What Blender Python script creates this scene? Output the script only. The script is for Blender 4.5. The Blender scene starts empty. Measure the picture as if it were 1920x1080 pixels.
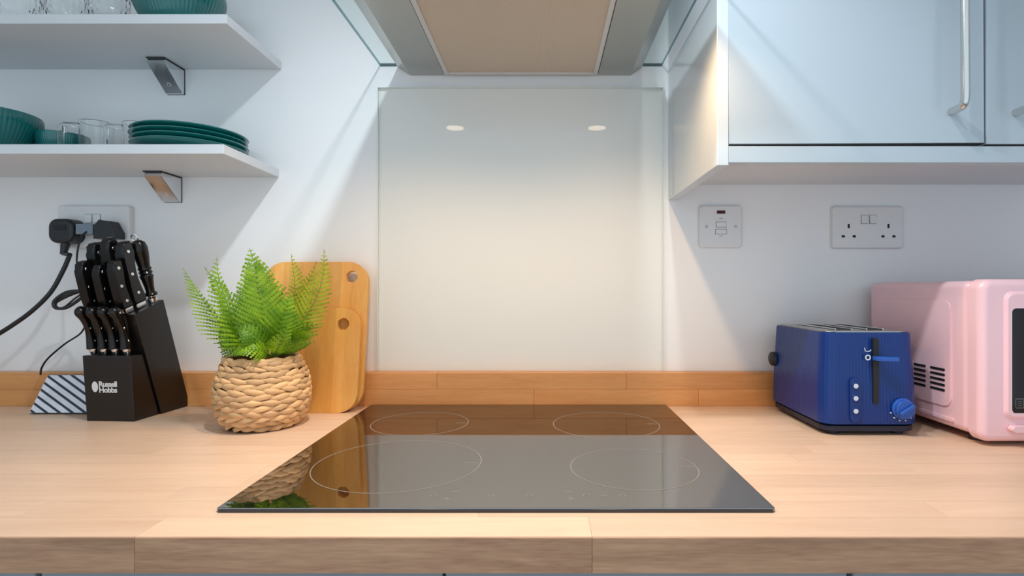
import bpy, bmesh, math, random
from mathutils import Vector, Matrix, Euler

# ------------------------------------------------------------------ camera, world, lights, exposure
SC = bpy.context.scene
COL = SC.collection
R = math.radians
random.seed(7)

# room axes: x right, y into the tiled-off wall (wall face y = 0), z up, worktop top z = 0.90
FPX, VPX, VPY, CAM_Y, CAM_Z = 1030.0, 1020.0, 542.0, -1.13, 1.135
cam_d = bpy.data.cameras.new('camera')
cam = bpy.data.objects.new('camera', cam_d)
COL.objects.link(cam)
cam.location = (0, CAM_Y, CAM_Z)
cam.rotation_euler = (R(90), 0, 0)
cam_d.sensor_width = 36.0
cam_d.lens = FPX * 36.0 / 1920.0
cam_d.shift_x = -(VPX - 960.0) / 1920.0
cam_d.shift_y = (VPY - 540.0) / 1920.0
cam_d.clip_start = 0.02
SC.camera = cam

SC.view_settings.view_transform = 'Standard'
SC.view_settings.look = 'None'
SC.view_settings.gamma = 1.0
SC.view_settings.use_curve_mapping = False
SC.view_settings.exposure = 0.46

world = bpy.data.worlds.new('world')
SC.world = world
world.use_nodes = True
bgn = world.node_tree.nodes['Background']
bgn.inputs[0].default_value = (0.72, 0.88, 1.0, 1)
bgn.inputs[1].default_value = 0.78


def lamp(name, kind, loc, power, color, size=0.03, spot=None, blend=0.15, aim=None):
    d = bpy.data.lights.new(name, kind)
    d.energy = power
    d.color = color
    if kind == 'AREA':
        d.shape = 'RECTANGLE'
        d.size, d.size_y = size
    else:
        d.shadow_soft_size = size
    if spot:
        d.spot_size = R(spot)
        d.spot_blend = blend
    o = bpy.data.objects.new(name, d)
    COL.objects.link(o)
    o.location = loc
    if aim:
        o.rotation_euler = (Vector(aim) - Vector(loc)).to_track_quat('-Z', 'Y').to_euler()
    return o


# two heads of the ceiling spotlight bar above the worktop edge
lamp('ceiling_spot', 'SPOT', (-0.115, -0.64, 1.985), 21, (0.84, 0.93, 1.0), 0.022, 146, 1.0, (-0.115, -0.52, 0.9))
lamp('ceiling_spot', 'SPOT', (0.20, -0.64, 1.985), 10, (0.97, 0.97, 1.0), 0.022, 116, 1.0, (0.20, -0.52, 0.9))


# ------------------------------------------------------------------ helpers
def at(px, py, depth):
    """room point seen at a photo pixel, at a real distance from the camera plane"""
    return Vector(((px - VPX) * depth / FPX, CAM_Y + depth, CAM_Z - (py - VPY) * depth / FPX))


MATS = {}


def node(nt, typ, **kw):
    n = nt.nodes.new(typ)
    for k, v in kw.items():
        setattr(n, k, v)
    return n


def mat(name, color, rough=0.5, metal=0.0, ior=1.5, spec=0.5, bump=0.0, bscale=200.0, var=0.0, vscale=20.0,
        stretch=(1, 1, 1), coat=0.0, emit=0.0, rand=0.0, coat_rough=0.05):
    """principled surface with object-space noise for fine relief and colour variation"""
    m = bpy.data.materials.new(name)
    m.use_nodes = True
    nt = m.node_tree
    b = nt.nodes['Principled BSDF']
    c = (color[0], color[1], color[2], 1)
    b.inputs['Base Color'].default_value = c
    b.inputs['Roughness'].default_value = rough
    b.inputs['Metallic'].default_value = metal
    b.inputs['IOR'].default_value = ior
    b.inputs['Specular IOR Level'].default_value = spec
    b.inputs['Coat Weight'].default_value = coat
    b.inputs['Coat Roughness'].default_value = coat_rough
    if emit:
        b.inputs['Emission Color'].default_value = c
        b.inputs['Emission Strength'].default_value = emit
    tc = node(nt, 'ShaderNodeTexCoord')
    mp = node(nt, 'ShaderNodeMapping')
    mp.inputs['Scale'].default_value = stretch
    nt.links.new(tc.outputs['Object'], mp.inputs['Vector'])
    nz = node(nt, 'ShaderNodeTexNoise')
    nz.inputs['Scale'].default_value = vscale
    nz.inputs['Detail'].default_value = 5
    nt.links.new(mp.outputs[0], nz.inputs['Vector'])
    hsv = node(nt, 'ShaderNodeHueSaturation')
    hsv.inputs['Color'].default_value = c
    mr = node(nt, 'ShaderNodeMapRange')
    mr.inputs[1].default_value = 0.25
    mr.inputs[2].default_value = 0.75
    mr.inputs[3].default_value = 1 - var
    mr.inputs[4].default_value = 1 + var
    nt.links.new(nz.outputs['Fac'], mr.inputs[0])
    val = mr.outputs[0]
    if rand:
        oi = node(nt, 'ShaderNodeObjectInfo')
        m2 = node(nt, 'ShaderNodeMapRange')
        m2.inputs[3].default_value = 1 - rand
        m2.inputs[4].default_value = 1 + rand
        nt.links.new(oi.outputs['Random'], m2.inputs[0])
        mu = node(nt, 'ShaderNodeMath', operation='MULTIPLY')
        nt.links.new(val, mu.inputs[0])
        nt.links.new(m2.outputs[0], mu.inputs[1])
        val = mu.outputs[0]
    nt.links.new(val, hsv.inputs['Value'])
    nt.links.new(hsv.outputs[0], b.inputs['Base Color'])
    if bump:
        n2 = node(nt, 'ShaderNodeTexNoise')
        n2.inputs['Scale'].default_value = bscale
        n2.inputs['Detail'].default_value = 3
        nt.links.new(mp.outputs[0], n2.inputs['Vector'])
        bp = node(nt, 'ShaderNodeBump')
        bp.inputs['Strength'].default_value = bump
        bp.inputs['Distance'].default_value = 0.001
        nt.links.new(n2.outputs['Fac'], bp.inputs['Height'])
        nt.links.new(bp.outputs[0], b.inputs['Normal'])
    MATS[name] = m
    return m


def srgb(r, g, b):
    f = lambda c: (c / 255 / 12.92) if c / 255 <= 0.04045 else ((c / 255 + 0.055) / 1.055) ** 2.4
    return (f(r), f(g), f(b))


def wood(name, light, dark, axis='X', grain=1.0, rand=0.12, rough=0.42, ringscale=9.0, streak=0.5):
    """plank wood in room space: long streaks along axis, shade of each plank from the object's own random number"""
    m = bpy.data.materials.new(name)
    m.use_nodes = True
    nt = m.node_tree
    b = nt.nodes['Principled BSDF']
    g = node(nt, 'ShaderNodeNewGeometry')
    oi = node(nt, 'ShaderNodeObjectInfo')
    off = node(nt, 'ShaderNodeVectorMath', operation='SCALE')
    off.inputs[0].default_value = (3.1, 5.7, 4.3)
    nt.links.new(oi.outputs['Random'], off.inputs['Scale'])
    add = node(nt, 'ShaderNodeVectorMath', operation='ADD')
    nt.links.new(g.outputs['Position'], add.inputs[0])
    nt.links.new(off.outputs[0], add.inputs[1])
    mp = node(nt, 'ShaderNodeMapping')
    mp.inputs['Scale'].default_value = {'X': (0.09, 1, 1), 'Z': (1, 1, 0.07), 'Y': (1, .08, 1)}[axis]
    nt.links.new(add.outputs[0], mp.inputs['Vector'])
    n1 = node(nt, 'ShaderNodeTexNoise')
    n1.inputs['Scale'].default_value = ringscale * 6
    n1.inputs['Detail'].default_value = 6
    n1.inputs['Roughness'].default_value = 0.62
    n1.inputs['Distortion'].default_value = 0.6
    nt.links.new(mp.outputs[0], n1.inputs['Vector'])
    n2 = node(nt, 'ShaderNodeTexNoise')
    n2.inputs['Scale'].default_value = 420 * grain
    n2.inputs['Detail'].default_value = 2
    nt.links.new(mp.outputs[0], n2.inputs['Vector'])
    mx = node(nt, 'ShaderNodeMix', data_type='FLOAT')
    mx.inputs[0].default_value = 0.28
    nt.links.new(n1.outputs['Fac'], mx.inputs[2])
    nt.links.new(n2.outputs['Fac'], mx.inputs[3])
    cr = node(nt, 'ShaderNodeValToRGB')
    cr.color_ramp.elements[0].position = 0.5 - 0.5 * streak
    cr.color_ramp.elements[1].position = 0.5 + 0.3 * streak
    cr.color_ramp.elements[0].color = (*dark, 1)
    cr.color_ramp.elements[1].color = (*light, 1)
    nt.links.new(mx.outputs[0], cr.inputs[0])
    hsv = node(nt, 'ShaderNodeHueSaturation')
    mr = node(nt, 'ShaderNodeMapRange')
    mr.inputs[3].default_value = 1 - rand
    mr.inputs[4].default_value = 1 + rand * 0.6
    nt.links.new(oi.outputs['Random'], mr.inputs[0])
    nt.links.new(mr.outputs[0], hsv.inputs['Value'])
    nt.links.new(cr.outputs[0], hsv.inputs['Color'])
    nt.links.new(hsv.outputs[0], b.inputs['Base Color'])
    b.inputs['Roughness'].default_value = rough
    bp = node(nt, 'ShaderNodeBump')
    bp.inputs['Strength'].default_value = 0.08
    bp.inputs['Distance'].default_value = 0.001
    nt.links.new(mx.outputs[0], bp.inputs['Height'])
    nt.links.new(bp.outputs[0], b.inputs['Normal'])
    MATS[name] = m
    return m


def clear_glass(name, tint, ior=1.5, gain=1.0, rough=0.0):
    """clear sheet: see-through with a Fresnel reflection, lets lamp light pass"""
    m = bpy.data.materials.new(name)
    m.use_nodes = True
    nt = m.node_tree
    nt.nodes.remove(nt.nodes['Principled BSDF'])
    out = nt.nodes['Material Output']
    tr = node(nt, 'ShaderNodeBsdfTransparent')
    tr.inputs[0].default_value = (*tint, 1)
    gl = node(nt, 'ShaderNodeBsdfGlossy')
    gl.inputs['Roughness'].default_value = rough
    gl.inputs['Color'].default_value = (1, 1, 1, 1)
    fr = node(nt, 'ShaderNodeFresnel')
    fr.inputs[0].default_value = ior
    mu = node(nt, 'ShaderNodeMath', operation='MULTIPLY')
    mu.inputs[1].default_value = gain
    geo = node(nt, 'ShaderNodeNewGeometry')      # the far face of the sheet adds no second reflection
    inv = node(nt, 'ShaderNodeMath', operation='SUBTRACT')
    inv.inputs[0].default_value = 1.0
    nt.links.new(geo.outputs['Backfacing'], inv.inputs[1])
    m2 = node(nt, 'ShaderNodeMath', operation='MULTIPLY')
    nt.links.new(fr.outputs[0], mu.inputs[0])
    nt.links.new(mu.outputs[0], m2.inputs[0])
    nt.links.new(inv.outputs[0], m2.inputs[1])
    mx = node(nt, 'ShaderNodeMixShader')
    nt.links.new(m2.outputs[0], mx.inputs[0])
    nt.links.new(tr.outputs[0], mx.inputs[1])
    nt.links.new(gl.outputs[0], mx.inputs[2])
    nt.links.new(mx.outputs[0], out.inputs[0])
    MATS[name] = m
    return m


def link(name, me, m, parent=None, loc=None, rot=None):
    o = bpy.data.objects.new(name, me)
    COL.objects.link(o)
    if m is not None and not me.materials:
        me.materials.append(MATS[m] if isinstance(m, str) else m)
    if parent is not None:
        o.parent = parent
    if loc is not None:
        o.location = loc
    if rot is not None:
        o.rotation_euler = rot
    return o


def tag(o, label, cat, group=None, kind=None):
    o['label'] = label
    if cat:
        o['category'] = cat
    if group:
        o['group'] = group
    if kind:
        o['kind'] = kind
    return o


def thing(name, label, cat, loc=(0, 0, 0), rot=(0, 0, 0), group=None):
    o = bpy.data.objects.new(name, None)
    COL.objects.link(o)
    o.empty_display_size = 0.02
    o.location = loc
    o.rotation_euler = rot
    return tag(o, label, cat, group)


def mesh(bm, name, smooth=None):
    bmesh.ops.recalc_face_normals(bm, faces=bm.faces)
    me = bpy.data.meshes.new(name)
    bm.to_mesh(me)
    bm.free()
    if smooth is not None:
        for p in me.polygons:
            p.use_smooth = True
        me.set_sharp_from_angle(angle=R(smooth))
    return me


def obj(name, bm, m, parent=None, loc=None, rot=None, smooth=35):
    o = link(name, mesh(bm, name, smooth), m, parent, loc, rot)
    if smooth is not None:                      # keep large flat faces flat beside their bevels
        w = o.modifiers.new('weighted_normals', 'WEIGHTED_NORMAL')
        w.keep_sharp = True
        w.weight = 80
    return o


def dup(root, label=None, loc=None, rot=None):
    r = root.copy()
    COL.objects.link(r)
    if label:
        r['label'] = label
    if loc is not None:
        r.location = loc
    if rot is not None:
        r.rotation_euler = rot
    for ch in list(root.children):
        c = ch.copy()
        COL.objects.link(c)
        c.parent = r
        for g in ch.children:
            d = g.copy()
            COL.objects.link(d)
            d.parent = c
    return r


def bev(bm, w, seg=2, edges=None):
    if w > 0:
        bmesh.ops.bevel(bm, geom=list(edges if edges is not None else bm.edges), offset=w, segments=seg, profile=0.5,
                        affect='EDGES', clamp_overlap=True)
    return bm


def box(x0, x1, y0, y1, z0, z1, b=0.0, seg=2, bm=None):
    new = bmesh.new()
    vs = [new.verts.new((x, y, z)) for z in (z0, z1) for y in (y0, y1) for x in (x0, x1)]
    for f in ((0, 2, 3, 1), (4, 5, 7, 6), (0, 1, 5, 4), (2, 6, 7, 3), (0, 4, 6, 2), (1, 3, 7, 5)):
        new.faces.new([vs[i] for i in f])
    bev(new, b, seg)
    if bm is None:
        return new
    return merge(bm, new)


def merge(bm, other, mtx=None):
    me = bpy.data.meshes.new('tmp')
    if mtx is not None:
        other.transform(mtx)
    other.to_mesh(me)
    other.free()
    bm.from_mesh(me)
    bpy.data.meshes.remove(me)
    return bm


def prism(pts, axis, a, b, bv=0.0, seg=2):
    """extrude a 2-D outline along an axis: X takes (y,z), Y takes (x,z), Z takes (x,y)"""
    bm = bmesh.new()
    mk = {'X': lambda p, t: (t, p[0], p[1]), 'Y': lambda p, t: (p[0], t, p[1]), 'Z': lambda p, t: (p[0], p[1], t)}[axis]
    A = [bm.verts.new(mk(p, a)) for p in pts]
    B = [bm.verts.new(mk(p, b)) for p in pts]
    n = len(pts)
    fa = bm.faces.new(A)
    fb = bm.faces.new(B[::-1])
    for i in range(n):
        bm.faces.new((A[i], B[i], B[(i + 1) % n], A[(i + 1) % n]))
    if bv:
        bev(bm, bv, seg, list(fa.edges) + list(fb.edges))
    return bm


def rrect(x0, x1, y0, y1, r, n=6):
    pts = []
    rr = r if isinstance(r, (tuple, list)) else (r,) * 4
    for k, (cx, cy, a) in enumerate(((x1, y1, 0), (x0, y1, 90), (x0, y0, 180), (x1, y0, 270))):
        q = rr[k]
        sx = -1 if cx == x1 else 1
        sy = -1 if cy == y1 else 1
        for i in range(n + 1):
            t = R(a + 90 * i / n)
            pts.append((cx + sx * q + q * math.cos(t), cy + sy * q + q * math.sin(t)))
    return pts


def pillow(x0, x1, z0, z1, r, yb, yf, rd, n=6):
    """rounded-rectangle slab facing -y with a rolled front edge of radius rd"""
    bm = bmesh.new()
    rings = []
    lv = [(0, yb)] + [(rd * (1 - math.cos(R(90 * i / 6))), yf + rd * (1 - math.sin(R(90 * i / 6)))) for i in range(7)]
    for ins, y in lv:
        q = max(r - ins, r * .15)
        rings.append([bm.verts.new((p[0], y, p[1])) for p in rrect(x0 + ins, x1 - ins, z0 + ins, z1 - ins, q, n)])
    for A, B in zip(rings, rings[1:]):
        for i in range(len(A)):
            j = (i + 1) % len(A)
            bm.faces.new((A[i], A[j], B[j], B[i]))
    bm.faces.new(rings[0][::-1])
    bm.faces.new(rings[-1])
    return bm


def circ(cx, cy, r, n=32, a0=0.0):
    return [(cx + r * math.cos(2 * math.pi * i / n + a0), cy + r * math.sin(2 * math.pi * i / n + a0)) for i in range(n)]


def lathe(prof, n=48, rib=0, ribamp=0.0, ribfrom=None, closed=False):
    """revolve (r, z) points about z; rib adds vertical fluting on the outside"""
    bm = bmesh.new()
    rings = []
    for k, (r, z) in enumerate(prof):
        if r < 1e-6:
            rings.append([bm.verts.new((0, 0, z))])
            continue
        ring = []
        for i in range(n):
            a = 2 * math.pi * i / n
            q = r
            if rib and (ribfrom is None or ribfrom[0] <= k <= ribfrom[1]):
                q = r + ribamp * (abs(math.cos(a * rib / 2)) - 0.5)
            ring.append(bm.verts.new((q * math.cos(a), q * math.sin(a), z)))
        rings.append(ring)
    pairs = list(zip(rings, rings[1:]))
    if closed:
        pairs.append((rings[-1], rings[0]))
    for A, B in pairs:
        if len(A) == 1 and len(B) == 1:
            continue
        if len(A) == 1:
            for i in range(n):
                bm.faces.new((A[0], B[i], B[(i + 1) % n]))
        elif len(B) == 1:
            for i in range(n):
                bm.faces.new((A[i], A[(i + 1) % n], B[0]))
        else:
            for i in range(n):
                bm.faces.new((A[i], A[(i + 1) % n], B[(i + 1) % n], B[i]))
    return bm


def spline(pts, n=8):
    P = [Vector(p) for p in pts]
    P = [P[0] * 2 - P[1]] + P + [P[-1] * 2 - P[-2]]
    out = []
    for i in range(1, len(P) - 2):
        for k in range(n):
            t = k / n
            a, b, c, d = P[i - 1], P[i], P[i + 1], P[i + 2]
            out.append(0.5 * ((2 * b) + (c - a) * t + (2 * a - 5 * b + 4 * c - d) * t * t + (3 * b - a - 3 * c + d) * t ** 3))
    out.append(P[-2])
    return out


def tube(path, r, n=8, bm=None, cap=True, squash=1.0):
    bm = bm or bmesh.new()
    path = [Vector(p) for p in path]
    rs = r if isinstance(r, (list, tuple)) else [r] * len(path)
    t0 = (path[1] - path[0]).normalized()
    up = Vector((0, 0, 1)) if abs(t0.z) < 0.9 else Vector((0, 1, 0))
    u = (up - t0 * up.dot(t0)).normalized()
    rings = []
    for i, p in enumerate(path):
        t = (path[min(i + 1, len(path) - 1)] - path[max(i - 1, 0)]).normalized()
        u = (u - t * u.dot(t)).normalized()
        v = t.cross(u)
        rings.append([bm.verts.new(p + (u * math.cos(2 * math.pi * k / n) + v * math.sin(2 * math.pi * k / n) * squash) * rs[i])
                      for k in range(n)])
    for A, B in zip(rings, rings[1:]):
        for k in range(n):
            bm.faces.new((A[k], A[(k + 1) % n], B[(k + 1) % n], B[k]))
    if cap:
        bm.faces.new(rings[0][::-1])
        bm.faces.new(rings[-1])
    return bm


def ring_flat(cx, cy, r0, r1, z0, z1, n=64):
    bm = bmesh.new()
    L = [[bm.verts.new((x, y, z)) for x, y in circ(cx, cy, r, n)] for r, z in ((r0, z0), (r1, z0), (r1, z1), (r0, z1))]
    for k in range(4):
        A, B = L[k], L[(k + 1) % 4]
        for i in range(n):
            bm.faces.new((A[i], A[(i + 1) % n], B[(i + 1) % n], B[i]))
    return bm


def text_mesh(s, size, depth=0.0002, align='LEFT', spacing=1.0, bold=0.0):
    c = bpy.data.curves.new('lettering', 'FONT')
    c.body = s
    c.size = size
    c.extrude = depth
    c.offset = bold
    c.align_x = align
    c.space_character = spacing
    c.resolution_u = 3
    o = bpy.data.objects.new('lettering', c)
    COL.objects.link(o)
    dg = bpy.context.evaluated_depsgraph_get()
    me = bpy.data.meshes.new_from_object(o.evaluated_get(dg))
    bpy.data.objects.remove(o)
    return me


# ------------------------------------------------------------------ materials
mat('wall_paint', srgb(242, 241, 241), 0.75, bump=0.05, bscale=350, var=0.012, vscale=3)
mat('ceiling_paint', srgb(244, 244, 242), 0.8, var=0.01)
mat('floor_vinyl', srgb(140, 132, 124), 0.5, var=0.06, vscale=6)
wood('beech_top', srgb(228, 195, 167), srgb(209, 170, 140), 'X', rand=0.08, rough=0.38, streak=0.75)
wood('beech_edging_shaded', srgb(204, 156, 120), srgb(142, 94, 66), 'X', rand=0.06, rough=0.45, streak=0.5)  # stronger grain, with the shade of the front edge mixed into the brown
wood('beech_upstand', srgb(230, 166, 104), srgb(202, 130, 68), 'X', rand=0.12, rough=0.4, streak=0.7)
mat('beech_core', srgb(170, 120, 80), 0.6, var=0.05)
mat('white_laminate', srgb(216, 218, 221), 0.38, var=0.01)
mat('gloss_white', srgb(206, 212, 217), 0.16, coat=0.2, var=0.006)
mat('gloss_door', srgb(182, 193, 201), 0.2, coat=0.15, var=0.006)
mat('cabinet_grey', srgb(150, 152, 156), 0.4, var=0.02)
mat('satin_chrome', (0.80, 0.81, 0.83), 0.14, metal=1.0)
mat('chrome', (0.86, 0.87, 0.88), 0.08, metal=1.0)
mat('brushed_steel', (0.46, 0.45, 0.42), 0.32, metal=1.0, bump=0.05, bscale=900, stretch=(0.03, 1, 1))
mat('nickel_handle', (0.72, 0.71, 0.69), 0.22, metal=1.0)
mat('aluminium_frame', (0.62, 0.61, 0.60), 0.42, metal=0.2)
mat('matte_black', (0.012, 0.012, 0.014), 0.5)
mat('hob_glass', (0.008, 0.006, 0.005), 0.02, ior=3.6, spec=0.5)
mat('hob_print', srgb(138, 130, 120), 0.4)
mat('hob_edge', (0.02, 0.022, 0.03), 0.15, ior=1.6)
clear_glass('splash_glass', (0.974, 0.976, 0.966), 1.5, 0.7)
mat('glass_edge', srgb(232, 240, 236), 0.15)
clear_glass('hood_glass', (0.93, 0.965, 0.955), 1.5, 0.6)
clear_glass('hood_glass_edge', (0.42, 0.56, 0.58), 1.5, 1.0)
mat('tumbler_glass', (0.97, 0.985, 0.985), 0.0, ior=1.45)
MATS['tumbler_glass'].node_tree.nodes['Principled BSDF'].inputs['Transmission Weight'].default_value = 1.0
mat('teal_glaze', srgb(14, 104, 102), 0.14, coat=0.6, var=0.05, vscale=12)
mat('socket_plastic', srgb(228, 226, 226), 0.35)
mat('socket_dark', (0.01, 0.009, 0.009), 0.6)
mat('neon_red', srgb(70, 12, 12), 0.2)
mat('screw_metal', (0.45, 0.42, 0.4), 0.35, metal=1.0)
mat('plug_black', (0.012, 0.013, 0.016), 0.38)
mat('plug_label', (0.006, 0.006, 0.010), 0.6)
mat('plug_grey', srgb(120, 134, 146), 0.5)
mat('cord_black', (0.010, 0.010, 0.012), 0.42)
mat('block_black', srgb(19, 14, 14), 0.33, var=0.15, vscale=18, stretch=(1, 1, 0.1))
mat('handle_black', (0.005, 0.004, 0.004), 0.2, spec=0.4)
mat('steel_bright', (0.82, 0.82, 0.83), 0.16, metal=1.0)
mat('print_white', srgb(224, 224, 226), 0.5)
mat('bright_reflection', (0.80, 0.81, 0.86), 0.2, metal=0.35)
mat('dark_reflection', srgb(62, 66, 84), 0.2, metal=0.6)
mat('slab_body', srgb(110, 130, 150), 0.25, metal=0.7)
mat('toaster_blue', srgb(10, 48, 116), 0.28, spec=0.4, var=0.03, vscale=8)
mat('toaster_lever', srgb(34, 84, 170), 0.3)
mat('toaster_base', srgb(24, 26, 48), 0.5)
mat('icon_pale', srgb(206, 214, 226), 0.4)
mat('microwave_pink', srgb(245, 201, 207), 0.3, coat=0.15, var=0.01)
mat('microwave_glass', (0.010, 0.006, 0.007), 0.06)
mat('microwave_print', srgb(120, 112, 112), 0.5)
mat('fern_stem', srgb(96, 140, 30), 0.5)
mat('soil_brown', srgb(58, 36, 28), 0.9, bump=0.8, bscale=90, var=0.3, vscale=60)
mat('hyacinth', srgb(214, 170, 120), 0.62, bump=0.5, bscale=320, var=0.16, vscale=60, rand=0.20, stretch=(0.4, 0.4, 1.6))
mat('basket_liner', srgb(120, 84, 52), 0.8, var=0.2)  # brown liner pot inside the weave
mat('lamp_lens', srgb(255, 232, 196), 0.3, emit=9.0)


def bamboo():
    m = wood('bamboo', srgb(248, 190, 106), srgb(234, 160, 70), 'Z', grain=0.8, rand=0.05, rough=0.4, ringscale=7)
    nt = m.node_tree
    hsv = [n for n in nt.nodes if n.type == 'HUE_SAT'][0]
    g = [n for n in nt.nodes if n.type == 'NEW_GEOMETRY'][0]
    sp = node(nt, 'ShaderNodeSeparateXYZ')
    nt.links.new(g.outputs['Position'], sp.inputs[0])
    mu = node(nt, 'ShaderNodeMath', operation='MULTIPLY')
    mu.inputs[1].default_value = 52.0
    nt.links.new(sp.outputs[0], mu.inputs[0])
    fl = node(nt, 'ShaderNodeMath', operation='FLOOR')
    nt.links.new(mu.outputs[0], fl.inputs[0])
    wn = node(nt, 'ShaderNodeTexWhiteNoise', noise_dimensions='1D')
    nt.links.new(fl.outputs[0], wn.inputs['W'])
    mr = node(nt, 'ShaderNodeMapRange')
    mr.inputs[3].default_value = 0.84
    mr.inputs[4].default_value = 1.07
    nt.links.new(wn.outputs[0], mr.inputs[0])
    nt.links.new(mr.outputs[0], hsv.inputs['Value'])


bamboo()


def leaf_mat(name, c1, c2):
    m = bpy.data.materials.new(name)
    m.use_nodes = True
    nt = m.node_tree
    b = nt.nodes['Principled BSDF']
    out = nt.nodes['Material Output']
    tc = node(nt, 'ShaderNodeTexCoord')
    nz = node(nt, 'ShaderNodeTexNoise')
    nz.inputs['Scale'].default_value = 60
    nt.links.new(tc.outputs['Object'], nz.inputs['Vector'])
    cr = node(nt, 'ShaderNodeValToRGB')
    cr.color_ramp.elements[0].position = 0.35
    cr.color_ramp.elements[1].position = 0.65
    cr.color_ramp.elements[0].color = (*c1, 1)
    cr.color_ramp.elements[1].color = (*c2, 1)
    nt.links.new(nz.outputs['Fac'], cr.inputs[0])
    nt.links.new(cr.outputs[0], b.inputs['Base Color'])
    b.inputs['Roughness'].default_value = 0.42
    tl = node(nt, 'ShaderNodeBsdfTranslucent')
    nt.links.new(cr.outputs[0], tl.inputs[0])
    mx = node(nt, 'ShaderNodeMixShader')
    mx.inputs[0].default_value = 0.35
    nt.links.new(b.outputs[0], mx.inputs[1])
    nt.links.new(tl.outputs[0], mx.inputs[2])
    nt.links.new(mx.outputs[0], out.inputs[0])
    MATS[name] = m


leaf_mat('fern_leaf', srgb(104, 150, 12), srgb(150, 188, 34))
leaf_mat('fern_leaf_yellow', srgb(140, 164, 20), srgb(178, 194, 44))
leaf_mat('fern_leaf_deep', srgb(78, 126, 10), srgb(114, 158, 22))


def filter_mesh_mat():
    m = bpy.data.materials.new('filter_mesh')
    m.use_nodes = True
    nt = m.node_tree
    b = nt.nodes['Principled BSDF']
    b.inputs['Metallic'].default_value = 0.15
    b.inputs['Roughness'].default_value = 0.5
    g = node(nt, 'ShaderNodeNewGeometry')
    w = node(nt, 'ShaderNodeTexWave')
    w.bands_direction = 'X'
    w.inputs['Scale'].default_value = 210
    nt.links.new(g.outputs['Position'], w.inputs['Vector'])
    cr = node(nt, 'ShaderNodeValToRGB')
    cr.color_ramp.elements[0].color = (*srgb(184, 168, 150), 1)
    cr.color_ramp.elements[1].color = (*srgb(218, 202, 184), 1)
    nt.links.new(w.outputs['Fac'], cr.inputs[0])
    nt.links.new(cr.outputs[0], b.inputs['Base Color'])
    bp = node(nt, 'ShaderNodeBump')
    bp.inputs['Strength'].default_value = 0.4
    bp.inputs['Distance'].default_value = 0.0006
    nt.links.new(w.outputs['Fac'], bp.inputs['Height'])
    nt.links.new(bp.outputs[0], b.inputs['Normal'])
    MATS['filter_mesh'] = m


filter_mesh_mat()

# ------------------------------------------------------------------ the room
XL, XR, YB = -2.3, 2.3, -2.2     # unseen rear left open and shallow to let sky light fill the shade


def struct(name, bm, m, label):
    o = obj(name, bm, m)
    o['kind'] = 'structure'
    o['label'] = label
    return o


struct('wall_back', box(XL - .1, XR + .1, 0, 0.1, 0, 2.4), 'wall_paint', 'white painted wall behind the worktop')
struct('wall_left', box(XL - .1, XL, YB, 0, 0, 2.4), 'wall_paint', 'white painted side wall left of the kitchen run')
struct('wall_right', box(XR, XR + .1, YB, 0, 0, 2.4), 'wall_paint', 'white painted side wall right of the kitchen run')
struct('floor', box(XL - .1, XR + .1, YB, 0.1, -0.05, 0), 'floor_vinyl', 'grey kitchen floor')
struct('ceiling', box(XL - .1, XR + .1, YB, 0.1, 2.4, 2.45), 'ceiling_paint', 'white ceiling')

# ------------------------------------------------------------------ worktop and upstand, stave by stave
WT, WB, WF = 0.900, 0.8655, -0.608     # top, underside, front edge
wt = thing('worktop', 'long pale beech-stave worktop that carries the hob and appliances', 'worktop', (0, 0, 0.8655))
obj('core', box(-1.74, 1.74, WF + .002, -0.001, 0, WT - WB - .0075), 'beech_core', wt)
rows = 14
row_w = -WF / rows
rng = random.Random(3)
front_joints = [-1.74, -1.02, -0.388, 0.0456, 0.545, 1.1, 1.74]
for k in range(rows):
    y0 = WF + k * row_w
    if k == 0:
        xs = front_joints
    else:
        xs = [-1.74]
        while xs[-1] < 1.35:
            xs.append(xs[-1] + rng.uniform(0.26, 0.62))
        xs[-1] = 1.74
    for a, b in zip(xs, xs[1:]):
        z0 = 0.0 if k == 0 else WT - WB - .007
        bm = box(a + .00012, b - .00012, y0 + (.00012 if k else 0), y0 + row_w - .00012, z0, WT - WB)
        if k == 0:
            es = [e for e in bm.edges if all(abs(v.co.y - y0) < 1e-6 and abs(v.co.z - (WT - WB)) < 1e-6 for v in e.verts)]
            bev(bm, 0.0012, 2, es)
        obj('stave', bm, 'beech_top', wt)
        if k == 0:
            obj('edging', box(a + .00012, b - .00012, y0 - .0016, y0 - .00005, 0.0, WT - WB - .0008, .0003, 1), 'beech_edging_shaded', wt)

up = thing('upstand', 'low beech-stave upstand along the wall behind the worktop', 'upstand', (0, 0, WT))
obj('core', box(-1.74, 1.74, -0.022, -0.001, 0.0002, 0.066), 'beech_core', up)
for k, (z0, z1) in enumerate(((0.0002, 0.0335), (0.0337, 0.0668))):
    xs = [-1.74] + ([-1.31, -0.93, -0.52, -0.02, 0.31, 0.69, 1.12] if k == 0 else [-1.42, -0.86, -0.36, -0.215, 0.165, 0.52, 0.95, 1.36]) + [1.74]
    for a, b in zip(xs, xs[1:]):
        obj('stave', box(a + .00015, b - .00015, -0.028, -0.001 if k else -0.0225, z0, z1, 0.0004, 1), 'beech_upstand', up)

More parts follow.
